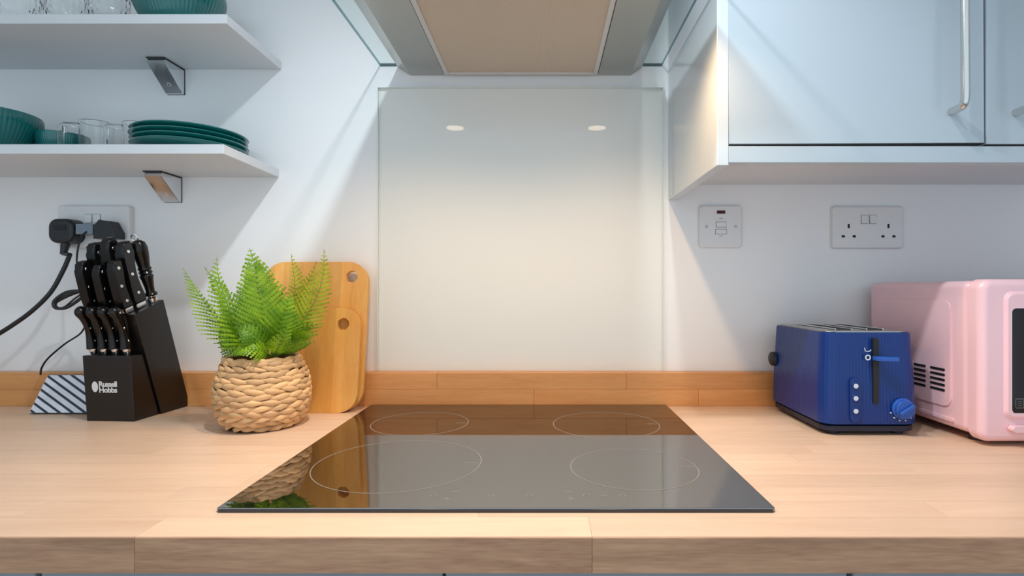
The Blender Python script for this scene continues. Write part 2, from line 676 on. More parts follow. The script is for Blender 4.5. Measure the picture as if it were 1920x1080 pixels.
# base units under the worktop (only their top edge shows)
for i, (a, b, lab) in enumerate(((-1.74, -0.50, 'grey base unit under the worktop below the knife block'),
                                 (-0.497, 0.30, 'grey base unit under the worktop below the hob'),
                                 (0.303, 1.74, 'grey base unit under the worktop below the toaster'))):
    u = thing('base_cabinet', lab, 'cabinet', ((a + b) / 2, 0, 0), group='base units under the worktop')
    h = (b - a) / 2
    obj('body', box(-h, h, -0.57, -0.002, 0.10, 0.865), 'cabinet_grey', u)
    obj('plinth', box(-h, h, -0.52, -0.50, 0.0, 0.099), 'cabinet_grey', u)
    for s in (-1, 1):
        d = obj('door', box(min(0, s * h) + .0015, max(0, s * h) - .0015, -0.589, -0.571, 0.105, 0.862, .001, 1), 'cabinet_grey', u)
        hx = s * 0.05
        obj('handle', tube(spline([(hx, -.589, .62), (hx, -.615, .63), (hx, -.615, .80), (hx, -.589, .81)], 4), .005), 'nickel_handle', d)

# ------------------------------------------------------------------ hob
HX0, HX1, HY0, HY1, HT = -0.3455, 0.2440, -0.552, -0.0325, 0.9045
hob = thing('induction_hob', 'black glass four-zone induction hob set on the worktop', 'hob', ((HX0 + HX1) / 2, (HY0 + HY1) / 2, WT))
hw_, hd_ = (HX1 - HX0) / 2, (HY1 - HY0) / 2
obj('glass_plate', prism(rrect(-hw_, hw_, -hd_, hd_, .003, 3), 'Z', 0.0, 0.0044, 0.0010, 2), 'hob_glass', hob)
obj('front_trim', box(-hw_ + .003, hw_ - .003, -hd_ - .0012, -hd_ - .0001, 0.0002, 0.0034, .0004, 1), 'hob_edge', hob)
cx_, cy_ = (HX0 + HX1) / 2, (HY0 + HY1) / 2
for (px, py, dia) in ((788, 793, .165), (1136, 795, .181), (748, 868, .218), (1188, 876, .164)):
    Z = (CAM_Z - HT) * FPX / (py - VPY)
    p = at(px, py, Z)
    z = obj('cooking_zone_ring', ring_flat(0, 0, dia / 2 - .0011, dia / 2, 0.0044, 0.0046), 'hob_print', hob, (p.x - cx_, p.y - cy_, 0))
    obj('centre_tick', box(dia / 2 - .020, dia / 2 - .004, -.0007, .0007, 0.0044, 0.0046), 'hob_print', z)
marks = [(813, 929, 'o'), (838, 935, '+'), (853, 922, '-'), (921, 929, 'o'), (993, 929, 'o'), (1065, 922, '-'), (1070, 935, '+'),
         (1099, 929, 'o'), (1133, 929, '-'), (1168, 929, 'o')]
for px, py, k in marks:
    Z = (CAM_Z - HT) * FPX / (py - VPY)
    p = at(px, py, Z)
    if k == 'o':
        bm = ring_flat(0, 0, .0026, .0034, 0.0044, 0.0046, 20)
    else:
        bm = box(-.004, .004, -.0006, .0006, 0.0044, 0.0046)
        if k == '+':
            box(-.0006, .0006, -.004, .004, 0.0044, 0.0046, bm=bm)
    obj('touch_control', bm, 'hob_print', hob, (p.x - cx_, p.y - cy_, 0))

# ------------------------------------------------------------------ glass splashback
sp = thing('glass_splashback', 'clear glass splashback panel fixed to the wall behind the hob', 'splashback', (-0.0478, 0, 0.967))
sw, sh = 0.2918, 0.580
obj('glass_pane', box(-sw, sw, -0.0070, -0.0012, 0.0005, sh), 'splash_glass', sp, smooth=None)
for nm, b in (('edge_strip', (-sw - .0012, -sw - .00005, -.0072, -.0010, 0.0005, sh + .0012)), ('edge_strip', (sw + .00005, sw + .0012, -.0072, -.0010, 0.0005, sh + .0012)),
              ('edge_strip', (-sw, sw, -.0072, -.0010, sh + .00005, sh + .0012))):
    obj(nm, box(*b), 'glass_edge', sp, smooth=None)

# ------------------------------------------------------------------ cooker hood
hood = thing('cooker_hood', 'stainless cooker hood with glass canopy mounted above the hob', 'cooker hood', (-0.0487, 0, 1.574))
HF = -0.440


def frustum(x0b, x1b, x0t, x1t, y0b, y0t, y1, z0, z1):
    bm = bmesh.new()
    v = [bm.verts.new(p) for p in ((x0b, y0b, z0), (x1b, y0b, z0), (x1b, y1, z0), (x0b, y1, z0),
                                   (x0t, y0t, z1), (x1t, y0t, z1), (x1t, y1, z1), (x0t, y1, z1))]
    for f in ((3, 2, 1, 0), (4, 5, 6, 7), (0, 1, 5, 4), (1, 2, 6, 5), (2, 3, 7, 6), (3, 0, 4, 7)):
        bm.faces.new([v[i] for i in f])
    return bev(bm, .0012, 2)


body = obj('steel_body', frustum(-.2255, .2265, -.252, .2505, HF + .025, HF, -0.001, 0.0, 0.0170), 'brushed_steel', hood)
obj('gap_slab', box(-.2515, .2500, HF + .001, -.001, 0.0171, 0.0189), 'matte_black', hood)  # black slab filling the gap between body and glass
cp = obj('glass_canopy', box(-.2870, .2900, HF - .018, -.0012, 0.0190, 0.0250), 'hood_glass', hood, smooth=None)
for b in ((-.2880, -.28705, HF - .018, -.0012, .0190, .0250), (.29005, .2910, HF - .018, -.0012, .0190, .0250), (-.2880, .2910, HF - .0192, HF - .01805, .0190, .0250),
          (-.2870, -.2520, -.0011, -.0004, .0190, .0250), (.2510, .2900, -.0011, -.0004, .0190, .0250)):
    obj('polished_edge', box(*b), 'hood_glass_edge', cp, smooth=None)
obj('chimney', box(-.14, .14, -.27, -.001, 0.0252, 0.825, .0015, 1), 'brushed_steel', hood)
# grease filter: light frame round a fine mesh
FX0, FX1, FY0, FY1, FW = -.1530, .1570, -.335, -.0150, .0085
fr = bmesh.new()
for b in ((FX0, FX0 + FW, FY0, FY1), (FX1 - FW, FX1, FY0, FY1), (FX0 + FW, FX1 - FW, FY1 - FW, FY1), (FX0 + FW, FX1 - FW, FY0, FY0 + FW)):
    box(*b, -.0045, -.0001, .0006, 1, bm=fr)
fo = obj('filter_frame', fr, 'aluminium_frame', hood)
obj('filter_seam', box(FX0 - .0025, FX1 + .0025, FY0 - .0025, FY1 + .0025, -.0006, -.0001), 'matte_black', hood)
obj('grease_filter', box(FX0 + FW, FX1 - FW, FY0 + FW, FY1 - FW, -.0022, -.0008), 'filter_mesh', hood)
for s in (-1, 1):
    lx, ly = s * .192, -.372
    l = obj('lamp_ring', ring_flat(lx, ly, .024, .031, -.003, -.0001, 40), 'chrome', hood)
    obj('lamp_lens', prism(circ(lx, ly, .0239, 32), 'Z', -.0016, -.0002), 'lamp_lens', l)
    lm = lamp('hood_lamp', 'SPOT', (lx - .0487, ly, 1.574 - .008), 4.7, (1.0, 0.68, 0.38), 0.012, 142, 0.75)

# ------------------------------------------------------------------ wall shelves and their brackets
SHELF_D = 0.195


def shelf(label, xr, z):
    s = thing('wall_shelf', label, 'shelf', (xr - .40, -.0005, z), group='white wall shelves')
    obj('board', box(-.36, .40, -SHELF_D, 0, 0, .0165, .0007, 1), 'white_laminate', s)
    return s


S1, S2 = 1.5865, 1.3650
shelf('upper white wall shelf carrying the tumblers and the ribbed bowl', -0.540, S1)
shelf('lower white wall shelf carrying the stack of teal plates', -0.545, S2)


def bracket(label, xr, z):
    k = thing('shelf_bracket', label, 'bracket', (xr - .018, -.001, z), group='chrome shelf brackets')
    w = .018
    prof = [(0, -.0022), (-.058, -.0022), (-.060, -.010), (-.007, -.052), (0, -.052)]
    obj('wedge', prism(prof, 'X', -w + .0005, w - .0005, .0016, 2), 'satin_chrome', k)
    obj('rubber_pad', box(-w, w, -.0615, 0, -.0021, -.0001), 'matte_black', k)
    obj('wall_pad', box(-w, w, .0001, .0009, -.0525, -.0022), 'matte_black', k)
    n = Vector((0, -.042, -.053)).normalized()
    c = Vector((0, -.0225, -.0397)) + n * .0002
    sc = lathe([(0, .0006), (.0022, .0006), (.0026, .0014), (.0042, .0014), (.0046, 0), (0, 0)], 20)
    obj('screw', sc, 'steel_bright', k, c, n.to_track_quat('Z', 'Y').to_euler())
    return k


bracket('chrome wedge bracket under the upper shelf', -0.738, S1)
bracket('chrome wedge bracket under the lower shelf, above the socket', -0.744, S2)


# ------------------------------------------------------------------ right-hand wall cabinet
PX0, PX1, CF = 0.2556, 0.2728, -0.318
cab = thing('wall_cabinet', 'pale gloss wall cabinet with two doors above the toaster', 'cabinet', (PX0, -.0008, 1.3175))
X = lambda x: x - PX0
Zc = lambda z: z - 1.3175
CW = 1.036
obj('end_panel', box(0, X(PX1), CF, 0, 0, 0.78, .0008, 1), 'gloss_white', cab)
obj('carcass', box(X(PX1) + .0002, X(CW), CF + .0205, 0, Zc(1.350), 0.775), 'white_laminate', cab)
obj('light_rail', box(X(PX1) + .0002, X(CW), CF, CF + .018, Zc(1.3218), Zc(1.3460), .0006, 1), 'gloss_door', cab)


def cupboard_door(x0, x1, hx, tilt):
    zb, zt = Zc(1.3490), 0.78
    d = obj('door', box(0, x1 - x0, 0, .0185, 0, zt - zb, .0012, 2), 'gloss_door', cab, (X(x0), CF, zb), (0, R(tilt), 0))
    obj('door_gap_shade', box(.0008, x1 - x0 - .0008, .0006, .0178, -.0014, -.0001), 'matte_black', d)  # black strip stands for the shade in the gap under the door
    q = hx - x0
    path = spline([(q, -.0002, .046), (q, -.014, .046), (q, -.0235, .0475), (q, -.0275, .054), (q, -.0285, .066)], 5) + \
        spline([(q, -.0285, .066), (q, -.0285, .15), (q, -.0285, .24)], 3)[1:] + \
        spline([(q, -.0285, .24), (q, -.0275, .252), (q, -.0235, .2585), (q, -.014, .26), (q, -.0002, .26)], 5)[1:]
    h = obj('bow_handle', tube(path, .0056, 12), 'nickel_handle', d, smooth=60)
    return d


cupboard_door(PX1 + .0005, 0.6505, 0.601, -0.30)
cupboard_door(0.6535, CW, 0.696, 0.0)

# ------------------------------------------------------------------ sockets
def plate(t, w, h, d=.0095):
    bm = pillow(-w / 2, w / 2, -h / 2, h / 2, .006, -.0003, -d, .0035)
    return obj('face_plate', bm, 'socket_plastic', t)


def rocker(t, x, z, d=.0095):
    bm = prism([(-d - .0002, -.0085), (-d - .0035, -.0085), (-d - .0008, .0085), (-d - .0002, .0085)], 'X', x - .0065, x + .0065, .0005, 1)
    bm.transform(Matrix.Translation((0, 0, z)))
    obj('rocker_switch', bm, 'socket_plastic', t)
    obj('rocker_gap', box(x - .0073, x + .0073, -d - .00025, -d - .0001, z - .0094, z + .0094), 'plug_grey', t)


def outlet(t, cx, cz, d=.0095):
    for (dx, dz, w, h) in ((0, .0105, .0042, .0088), (-.0112, -.0105, .0066, .0048), (.0112, -.0105, .0066, .0048)):
        obj('pin_hole', prism(rrect(cx + dx - w / 2, cx + dx + w / 2, cz + dz - h / 2, cz + dz + h / 2, min(w, h) * .3, 3), 'Y', -d - .0004, -d - .00005), 'socket_dark', t)


def double_socket(label, x, z, d=.0095, w=.146):
    t = thing('double_socket', label, 'socket', (x, 0, z), group='white double wall sockets')
    plate(t, w, .086, d)
    for s in (-1, 1):
        rocker(t, s * .0085, .016, d)
        outlet(t, s * .0405, -.008, d)
    return t


double_socket('white double socket on the wall above the toaster', 0.662, 1.2610)
double_socket('white double socket with two black plugs behind the knife block', -0.9160, 1.2620, .014)
fs = thing('fused_spur', 'white fused switch with red neon under the cabinet corner', 'switch', (0.3610, 0, 1.2625))
plate(fs, .0865, .0865)
obj('neon_lamp', prism(rrect(-.0085, .0085, .0262, .0325, .001, 3), 'Y', -.0105, -.00955), 'neon_red', fs)
rk = box(-.010, .010, -.0122, -.0096, -.001, .009, .0008, 1)
obj('rocker_switch', rk, 'socket_plastic', fs)
obj('rocker_gap', box(-.0107, .0107, -.0098, -.0096, -.0018, .0098), 'plug_grey', fs)
obj('fuse_carrier', box(-.011, .011, -.0115, -.0096, -.015, -.006, .0008, 1), 'socket_plastic', fs)
obj('carrier_gap', box(-.0118, .0118, -.0098, -.0096, -.0158, -.0052), 'plug_grey', fs)
for x in (-.0295, .0300):
    obj('screw', prism(circ(x, 0, .0030, 16), 'Y', -.0102, -.0096), 'screw_metal', fs)
for z in (.0165, -.0195):
    obj('marking', box(-.0035, .0035, -.00975, -.0096, z - .0012, z + .0012), 'screw_metal', fs)

# ------------------------------------------------------------------ plugs and cords
pl = thing('mains_plug', 'black rounded mains plug with thick cord in the left socket', 'plug', (-0.9570, -.0145, 1.2500))
bm = pillow(-.0255, .0255, -.0240, .0250, .017, -.0002, -.030, .007)
obj('body', bm, 'plug_black', pl, smooth=60)
obj('rating_label', box(-.0125, .0125, -.0306, -.0301, .001, .012), 'plug_label', pl)
obj('strain_relief', tube([(0, -.016, -.022), (0, -.019, -.034), (-.001, -.021, -.046)], [.0085, .007, .0055], 12), 'plug_black', pl)
cord = [at(134, 462, 1.085), at(131, 478, 1.082), at(118, 508, 1.078), at(95, 548, 1.074), at(60, 583, 1.07), at(20, 612, 1.068), at(-40, 650, 1.064), at(-110, 705, 1.06), at(-170, 745, 1.06)]
cord = [c - Vector((-0.9570, -.0145, 1.2500)) for c in cord]
obj('cord', tube([Vector((-.001, -.021, -.044))] + spline(cord[1:], 6), .0042, 10), 'cord_black', pl, smooth=60)

ch = thing('usb_charger', 'black and grey usb charger with thin cable in the right socket', 'charger', (-0.8725, -.0145, 1.2540))
bm = prism([(-.0230, -.019), (.0230, -.019), (.0225, -.006), (.0105, .016), (-.0120, .019), (-.0210, .008)], 'Y', -.026, -.0002, .0025, 2)
obj('body', bm, 'plug_black', ch)
obj('grey_adapter', box(-.0570, -.0232, -.026, -.004, -.010, .0105, .0008, 1), 'plug_grey', ch)
o0 = Vector((-0.8725, -.0145, 1.2540))
thin = [at(163, 434, 1.09), at(152, 444, 1.085), at(147, 462, 1.08), at(144, 486, 1.075), at(146, 520, 1.07), at(150, 545, 1.06), at(128, 552, 1.055), at(108, 563, 1.052), at(106, 575, 1.05),
        at(120, 576, 1.05), at(140, 560, 1.05), at(156, 548, 1.054), at(140, 551, 1.06), at(115, 562, 1.062), at(102, 572, 1.06), at(112, 579, 1.058), at(135, 572, 1.056), at(155, 560, 1.06),
        at(160, 600, 1.075), at(152, 624, 1.085), at(120, 646, 1.082), at(90, 672, 1.078), at(78, 690, 1.075), at(76, 703, 1.072)]
thin = [c - o0 for c in thin]
obj('cable', tube(spline(thin, 6), .0017, 6), 'cord_black', ch, smooth=60)
loop = [at(156, 545, 1.05), at(125, 548, 1.045), at(102, 564, 1.04), at(104, 577, 1.038), at(124, 577, 1.04), at(148, 562, 1.046), at(158, 552, 1.05)]
obj('cable_bundle', tube(spline([c - o0 for c in loop], 8), .0030, 8), 'cord_black', ch, smooth=60)

# ------------------------------------------------------------------ mirror slab beside the knife block, its reflections built as strips
gd = thing('striped_slab', 'small silver slab with reflections built as diagonal stripes beside the knife block', 'gadget', (-0.9000, -.1000, WT), (R(-14), 0, 0))
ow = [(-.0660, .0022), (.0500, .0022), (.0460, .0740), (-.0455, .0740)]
obj('body', prism(ow, 'Y', 0, .012, .0008, 1), 'slab_body', gd)


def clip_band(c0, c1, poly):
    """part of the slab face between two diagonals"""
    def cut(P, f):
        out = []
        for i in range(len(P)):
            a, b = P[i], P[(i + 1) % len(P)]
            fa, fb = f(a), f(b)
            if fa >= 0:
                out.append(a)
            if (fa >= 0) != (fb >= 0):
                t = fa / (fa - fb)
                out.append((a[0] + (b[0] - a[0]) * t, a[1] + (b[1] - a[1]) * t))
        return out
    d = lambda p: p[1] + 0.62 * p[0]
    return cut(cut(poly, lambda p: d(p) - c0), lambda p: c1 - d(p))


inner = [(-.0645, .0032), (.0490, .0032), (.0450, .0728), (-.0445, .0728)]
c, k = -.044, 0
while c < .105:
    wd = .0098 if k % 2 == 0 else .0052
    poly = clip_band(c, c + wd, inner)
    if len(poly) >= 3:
        obj('reflection_strip', prism(poly, 'Y', -.0018 if k % 2 == 0 else -.0006, -.0001), 'bright_reflection' if k % 2 == 0 else 'dark_reflection', gd, smooth=None)  # reflections on the mirror face, built as bright and dark strips
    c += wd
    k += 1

# ------------------------------------------------------------------ knife block
kb = thing('knife_block', 'black knife block with a low front box and white lettering', 'knife block', (-0.7700, -.1540, WT), (0, 0, R(-3)))
KW = .0445
LEAN = R(18.5)
tl = math.tan(LEAN)
Y0 = 0.000
front = [(Y0, 0), (Y0 + .058, 0), (Y0 + .058 - .1175 * tl, .1175), (Y0 - .009, .1175)]
obj('front_box', prism(front, 'X', -KW, KW, .0008, 1), 'block_black', kb)
m0, m1 = Y0 + .0600, Y0 + .136
hh0, hh1 = .190, .2150
main = [(m0, 0), (m1, 0), (m1 - hh1 * tl, hh1), (m0 - hh0 * tl, hh0)]
obj('main_block', prism(main, 'X', -KW, KW + .004, .0010, 1), 'block_black', kb)
# lettering on the front face
fl = Vector((0, -.009, .1175)).normalized()
ang = math.atan2(.009, .1175)
face = lambda x, z: Vector((x, Y0 - z * (.009 / .1175) - .0004, z))
lo = link('brand_print', text_mesh('Russell', .0135, .00015, bold=.00035, spacing=.92), 'print_white', kb, face(-.0175, .0625), (R(90) + ang, 0, 0))
lo2 = link('brand_print', text_mesh('Hobbs', .0135, .00015, bold=.00035, spacing=.92), 'print_white', kb, face(-.0175, .0520), (R(90) + ang, 0, 0))
bm = prism([(.0056 * math.cos(t) , .0095 * math.sin(t)) for t in [2 * math.pi * i / 28 for i in range(28)]], 'Y', -.0002, .0002)
obj('brand_oval', bm, 'print_white', kb, face(-.0245, .0620), (ang, 0, R(0)))


def rivets(parent, pts, x, r=.0030):
    for (y, z) in pts:
        obj('rivet', prism(circ(y, z, r, 14), 'X', -x - .0009, x + .0009, .0004, 1), 'steel_bright', parent)


def block_pt(x, y, z):
    return kb.matrix_basis @ Vector((x, y, z))


def chef_handle(t, L, w, th):
    """curved three-rivet handle growing along +z, flat sides facing +-x, spine towards +y"""
    n = 24
    A, B = [], []
    for i in range(n + 1):
        s = i / n
        z = .010 + (L - .010) * s
        bend = -.006 * math.sin(math.pi * s) + .004 * s
        hw = w * (0.43 + .07 * math.cos(2 * math.pi * s)) * math.sqrt(max(.22, 1 - max(0, (s - .86) / .14) ** 2.2))
        A.append((bend - hw, z))
        B.append((bend + hw, z))
    bm = prism(A + B[::-1], 'X', -th / 2, th / 2, .0052, 4)
    obj('handle', bm, 'handle_black', t, smooth=50)
    obj('bolster', prism(rrect(-w * .42, w * .42, 0.0002, .0098, .002, 3), 'X', -th * .42, th * .42, .0015, 2), 'steel_bright', t)
    rivets(t, [(-.002, L * .24), (-.005, L * .53), (-.001, L * .86)], th / 2)


def on_main(x, f):
    """a spot on the sloping top of the main block, f from front (0) to back (1)"""
    ya, yb = m0 - hh0 * tl, m1 - hh1 * tl
    return block_pt(x, ya + (yb - ya) * f, hh0 + (hh1 - hh0) * f + .0004)


big = [(.0300, .46, .122, .026, .017, 'long black three-rivet knife at the right of the knife block'),
       (-.0240, .46, .120, .025, .016, 'long black three-rivet knife at the left of the middle row'),
       (.0020, .50, .128, .026, .017, 'tallest black three-rivet knife in the middle of the knife block'),
       (.0270, .12, .096, .022, .015, 'shorter black knife in front of the long right-hand one'),
       (-.0320, .12, .094, .022, .015, 'shorter black knife at the front left of the knife block'),
       (-.0030, .12, .088, .021, .014, 'shortest black knife at the front middle of the big block')]
for x, f, L, w, th, lab in big:
    k = thing('kitchen_knife', lab, 'knife', on_main(x, f), (LEAN, 0, R(-3)), 'kitchen knives in the block')
    chef_handle(k, L, w, th)

# sharpening steel at the back right
k = thing('sharpening_steel', 'black turned sharpening steel with hanging ring behind the knives', 'sharpening steel', on_main(.0350, .86), (LEAN, 0, R(-3)))
prof = [(0, .0002), (.0085, .0002), (.0085, .008), (.0062, .010), (.0062, .0125)]
obj('ferrule', lathe(prof, 20), 'steel_bright', k)
prof = [(0, .0126), (.0098, .0126), (.0105, .016), (.0070, .020), (.0078, .030), (.0098, .044), (.0112, .050), (.0092, .053), (.0112, .057), (.0092, .060), (.0112, .064),
        (.0094, .068), (.0108, .078), (.0128, .094), (.0130, .104), (.0105, .113), (.0050, .117), (0, .1175)]
obj('handle', lathe(prof, 24), 'handle_black', k, smooth=50)
rg = [(.006 * math.cos(t) - .004, 0, .122 + .0065 * math.sin(t)) for t in [2 * math.pi * i / 20 for i in range(21)]]
obj('hanging_ring', tube(rg, .0016, 8), 'steel_bright', k)


def steak_handle(t):
    """slim rounded grip with a knob end and a bright collar, curving towards the front"""
    L = .093
    ctrl = [(0, 0, .012), (0, .0015, .026), (0, .001, .048), (0, -.002, .068), (0, -.006, .082), (0, -.007, .0915)]
    path = spline(ctrl, 6)
    rad = []
    for p in path:
        q = (p.z - .012) / (L - .0135)
        r = .0084 + .0018 * math.cos(2 * math.pi * q) + .0012 * math.exp(-((q - .88) / .09) ** 2)
        rad.append(r * math.sqrt(max(.10, 1 - max(0, (q - .86) / .145) ** 2)))
    obj('handle', tube(path, rad, 16, squash=.80), 'handle_black', t, smooth=70)
    obj('bolster', lathe([(0, .0002), (.0040, .0002), (.0052, .003), (.0066, .0085), (.0060, .0125), (0, .0125)], 20), 'steel_bright', t, smooth=50)
    for (y, z) in ((.0015, .026), (.0005, .050), (-.0050, .080)):
        hx = .82 * rad[min(range(len(path)), key=lambda i: abs(path[i].z - z))]
        obj('rivet', prism(circ(y, z, .0022, 14), 'X', -hx, hx, .0004, 1), 'steel_bright', t)


st = thing('steak_knife', 'leftmost of the four steak knives in the front box', 'knife', block_pt(-.0345, .0050, .1179), (R(15), 0, R(-3)), 'steak knives in the front box')
steak_handle(st)
for x, lab in ((-.0140, 'second steak knife from the left in the front box'), (.0065, 'third steak knife from the left in the front box'),
               (.0275, 'rightmost of the four steak knives in the front box')):
    dup(st, lab, block_pt(x, .0050, .1179))

# ------------------------------------------------------------------ bamboo boards
def board(label, xr, w, h, th, hole, foot_y, top_y, rad):
    """upright board leaning on the wall: outline in x,z, thickness in y, hole punched through"""
    lean = math.asin((top_y - foot_y) / h)
    t = thing('chopping_board', label, 'chopping board', (xr, foot_y, WT + .0002), (-lean, 0, 0), 'bamboo chopping boards')
    outer = rrect(-w, 0, 0, h, rad, 8)
    hx, hz, hr = hole
    N = 32
    bm = bmesh.new()
    n = len(outer)
    rings = {}
    for y in (0, th):
        rings[y] = ([bm.verts.new((p[0], y, p[1])) for p in outer], [bm.verts.new((p[0], y, p[1])) for p in circ(hx, hz, hr, N)])
    for y in (0, th):
        O, I = rings[y]
        eds = [bm.edges.new((O[i], O[(i + 1) % n])) for i in range(n)] + [bm.edges.new((I[i], I[(i + 1) % N])) for i in range(N)]
        bmesh.ops.triangle_fill(bm, use_beauty=True, use_dissolve=False, edges=eds)
    for q in (0, 1):
        A, B = rings[0][q], rings[th][q]
        for i in range(len(A)):
            j = (i + 1) % len(A)
            bm.faces.new((A[i], A[j], B[j], B[i]))
    rim = [e for e in bm.edges if len(e.link_faces) == 2 and all(abs(v.co.y) < 1e-7 for v in e.verts) and abs(e.link_faces[0].normal.dot(e.link_faces[1].normal)) < .5]
    bm.normal_update()
    rim = [e for e in bm.edges if len(e.link_faces) == 2 and all(abs(v.co.y) < 1e-7 for v in e.verts) and abs(e.link_faces[0].normal.dot(e.link_faces[1].normal)) < .5]
    bev(bm, .0014, 2, rim)
    obj('board', bm, 'bamboo', t, smooth=40)
    return t


board('larger bamboo chopping board leaning on the wall behind the smaller one', -0.3500, .2090, .2930, .011, (-.0330, .2630, .0120), -.0750, -.0300, (.042, .042, .042, .042))
board('smaller bamboo chopping board leaning in front behind the fern basket', -0.3560, .1500, .2000, .009, (-.0330, .1690, .0120), -.0900, -.0610, (.036, .036, .036, .036))

# ------------------------------------------------------------------ fern in a woven basket
PC = Vector((-0.4855, -.180, WT))
fern = thing('potted_fern', 'bright green artificial fern in a round woven basket', 'plant', PC)
bprof = [(.0470, .000), (.0570, .007), (.0650, .017), (.0710, .032), (.0740, .050), (.0738, .066), (.0710, .082), (.0655, .098), (.0590, .112), (.0570, .117)]


def br(z):
    for (r0, z0), (r1, z1) in zip(bprof, bprof[1:]):
        if z0 <= z <= z1:
            return r0 + (r1 - r0) * (z - z0) / (z1 - z0)
    return bprof[-1][0] if z > .1 else bprof[0][0]


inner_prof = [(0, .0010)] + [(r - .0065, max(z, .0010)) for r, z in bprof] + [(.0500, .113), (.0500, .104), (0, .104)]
bk = obj('basket', lathe(inner_prof, 48), 'basket_liner', fern, smooth=40)
NS, NR = 17, 13
rr_ = random.Random(11)
for k in range(NR):
    z = .0070 + k * .0088
    variants = []
    for v in range(6):
        span = 2 * math.pi / NS * 1.12
        tilt = (.0034 if k % 2 == 0 else -.0026) + rr_.uniform(-.0026, .0026)
        pts, rad = [], []
        m = 10
        for i in range(m + 1):
            s = -1 + 2 * i / m
            a = s * span
            bulge = .0032 * math.cos(s * math.pi / 2) - .0042 * abs(s) ** 2
            zz = max(.0045, z + tilt * s * 1.25)
            r = br(zz) - .0016 + bulge
            pts.append((r * math.cos(a), r * math.sin(a), zz))
            rad.append(.0052 * (0.10 + 0.90 * max(0, 1 - abs(s) ** 1.25)) * rr_.uniform(.90, 1.08))
        bm = tube(pts, rad, 7, squash=0.62)
        me = mesh(bm, 'woven_strand', 60)
        me.materials.append(MATS['hyacinth'])
        variants.append(me)
    for i in range(NS):
        a = 2 * math.pi * (i + (0.5 if k % 2 else 0)) / NS + rr_.uniform(-.03, .03)
        link('woven_strand', rr_.choice(variants), None, bk, (0, 0, rr_.uniform(-.0010, .0010)), (0, 0, a))
rim = [((.0575 + .0012 * math.sin(9 * t)) * math.cos(t), (.0575 + .0012 * math.sin(9 * t)) * math.sin(t), .1165 + .0012 * math.sin(14 * t)) for t in [2 * math.pi * i / 96 for i in range(97)]]
obj('rim_braid', tube(rim, .0042, 8), 'hyacinth', bk, smooth=60)
obj('soil', lathe([(0, .1085), (.030, .1075), (.0515, .1050), (.0515, .1042), (0, .1042)], 32), 'soil_brown', fern)


def frond(pts, hw, pairs, roll=0.0, m='fern_leaf', prof_base=.72, both=(1, 1), lift=.35, fill=.62):
    """one fern leaf: a curved midrib with toothed leaflets along both sides"""
    path = spline([Vector(p) - PC for p in pts], 10)
    n = len(path)
    cum = [0]
    for a, b in zip(path, path[1:]):
        cum.append(cum[-1] + (b - a).length)
    tot = cum[-1]

    def pos(t):
        d = t * tot
        for i in range(n - 1):
            if cum[i + 1] >= d:
                f = (d - cum[i]) / max(1e-9, cum[i + 1] - cum[i])
                return path[i].lerp(path[i + 1], f), (path[i + 1] - path[i]).normalized()
        return path[-1], (path[-1] - path[-2]).normalized()

    bm = bmesh.new()
    view = Vector((0.35, -1, 0.15)).normalized()
    pairs = max(9, int(pairs * (.66 if fill > .5 else .74)))
    hw *= 1.18
    step = tot / pairs
    for i in range(pairs):
        t = 0.10 + 0.89 * (i + .5) / pairs
        p, d = pos(t)
        side = d.cross(view)
        if side.length < 1e-3:
            side = Vector((1, 0, 0))
        side.normalize()
        side = Matrix.Rotation(roll, 3, d) @ side
        nrm = side.cross(d).normalized()
        pr = (prof_base + (1 - prof_base) * min(1, t / .28)) if t < .28 else max(.05, 1 - (t - .28) / .72 * .97)
        for s in (1, -1):
            L = hw * pr * both[0 if s > 0 else 1] * rng.uniform(.92, 1.06)
            if L < .002:
                continue
            dirv = (side * s * math.cos(R(36)) + d * math.sin(R(36)) + nrm * (lift * .3)).normalized()
            wv = (d - dirv * d.dot(dirv)).normalized()
            wid = min(step * fill, L * .34)
            teeth = max(4, int(L / .0042))
            mid, e1, e2 = [], [], []
            for q in range(teeth + 1):
                u = q / teeth
                base = p + dirv * (L * u) - nrm * (L * .22 * u * u)
                env = wid * (0.85 * (1 - u) ** .55 + .12) * (1 if u > 0 else .55)
                mid.append(bm.verts.new(base + nrm * (wid * .25)))
                e1.append((base, env))
                e2.append((base, env))
            for q in range(teeth):
                u0, u1 = q / teeth, (q + 1) / teeth
                for sg in (1, -1):
                    b0, w0 = e1[q]
                    b1, w1 = e1[q + 1]
                    tipv = bm.verts.new(b0.lerp(b1, .92) + wv * sg * w0)
                    rootv = bm.verts.new(b0.lerp(b1, .10) + wv * sg * w0 * .62)
                    try:
                        bm.faces.new((mid[q], rootv, tipv, mid[q + 1]) if sg > 0 else (mid[q + 1], tipv, rootv, mid[q]))
                    except ValueError:
                        pass
    me = bpy.data.meshes.new('frond')
    bm.to_mesh(me)
    bm.free()
    for p_ in me.polygons:
        p_.use_smooth = True
    f = link('frond', me, m, fern)
    rad = [max(.0004, .0014 * (1 - .8 * i / (n - 1))) for i in range(n)]
    obj('midrib', tube(path, rad, 6), 'fern_stem', f, smooth=60)
    return f


V = at
# centre pair
frond([V(503, 668, .930), V(497, 610, .915), V(489, 560, .908), V(479, 510, .905), V(468, 465, .912)], .052, 30, 0.10, 'fern_leaf', .9)
frond([V(500, 668, .955), V(492, 600, .950), V(482, 540, .950), V(472, 474, .960)], .052, 30, -0.5, 'fern_leaf_deep', .9)
frond([V(488, 668, .940), V(472, 610, .930), V(462, 570, .925), V(458, 530, .93)], .050, 22, 0.3, 'fern_leaf', .9)
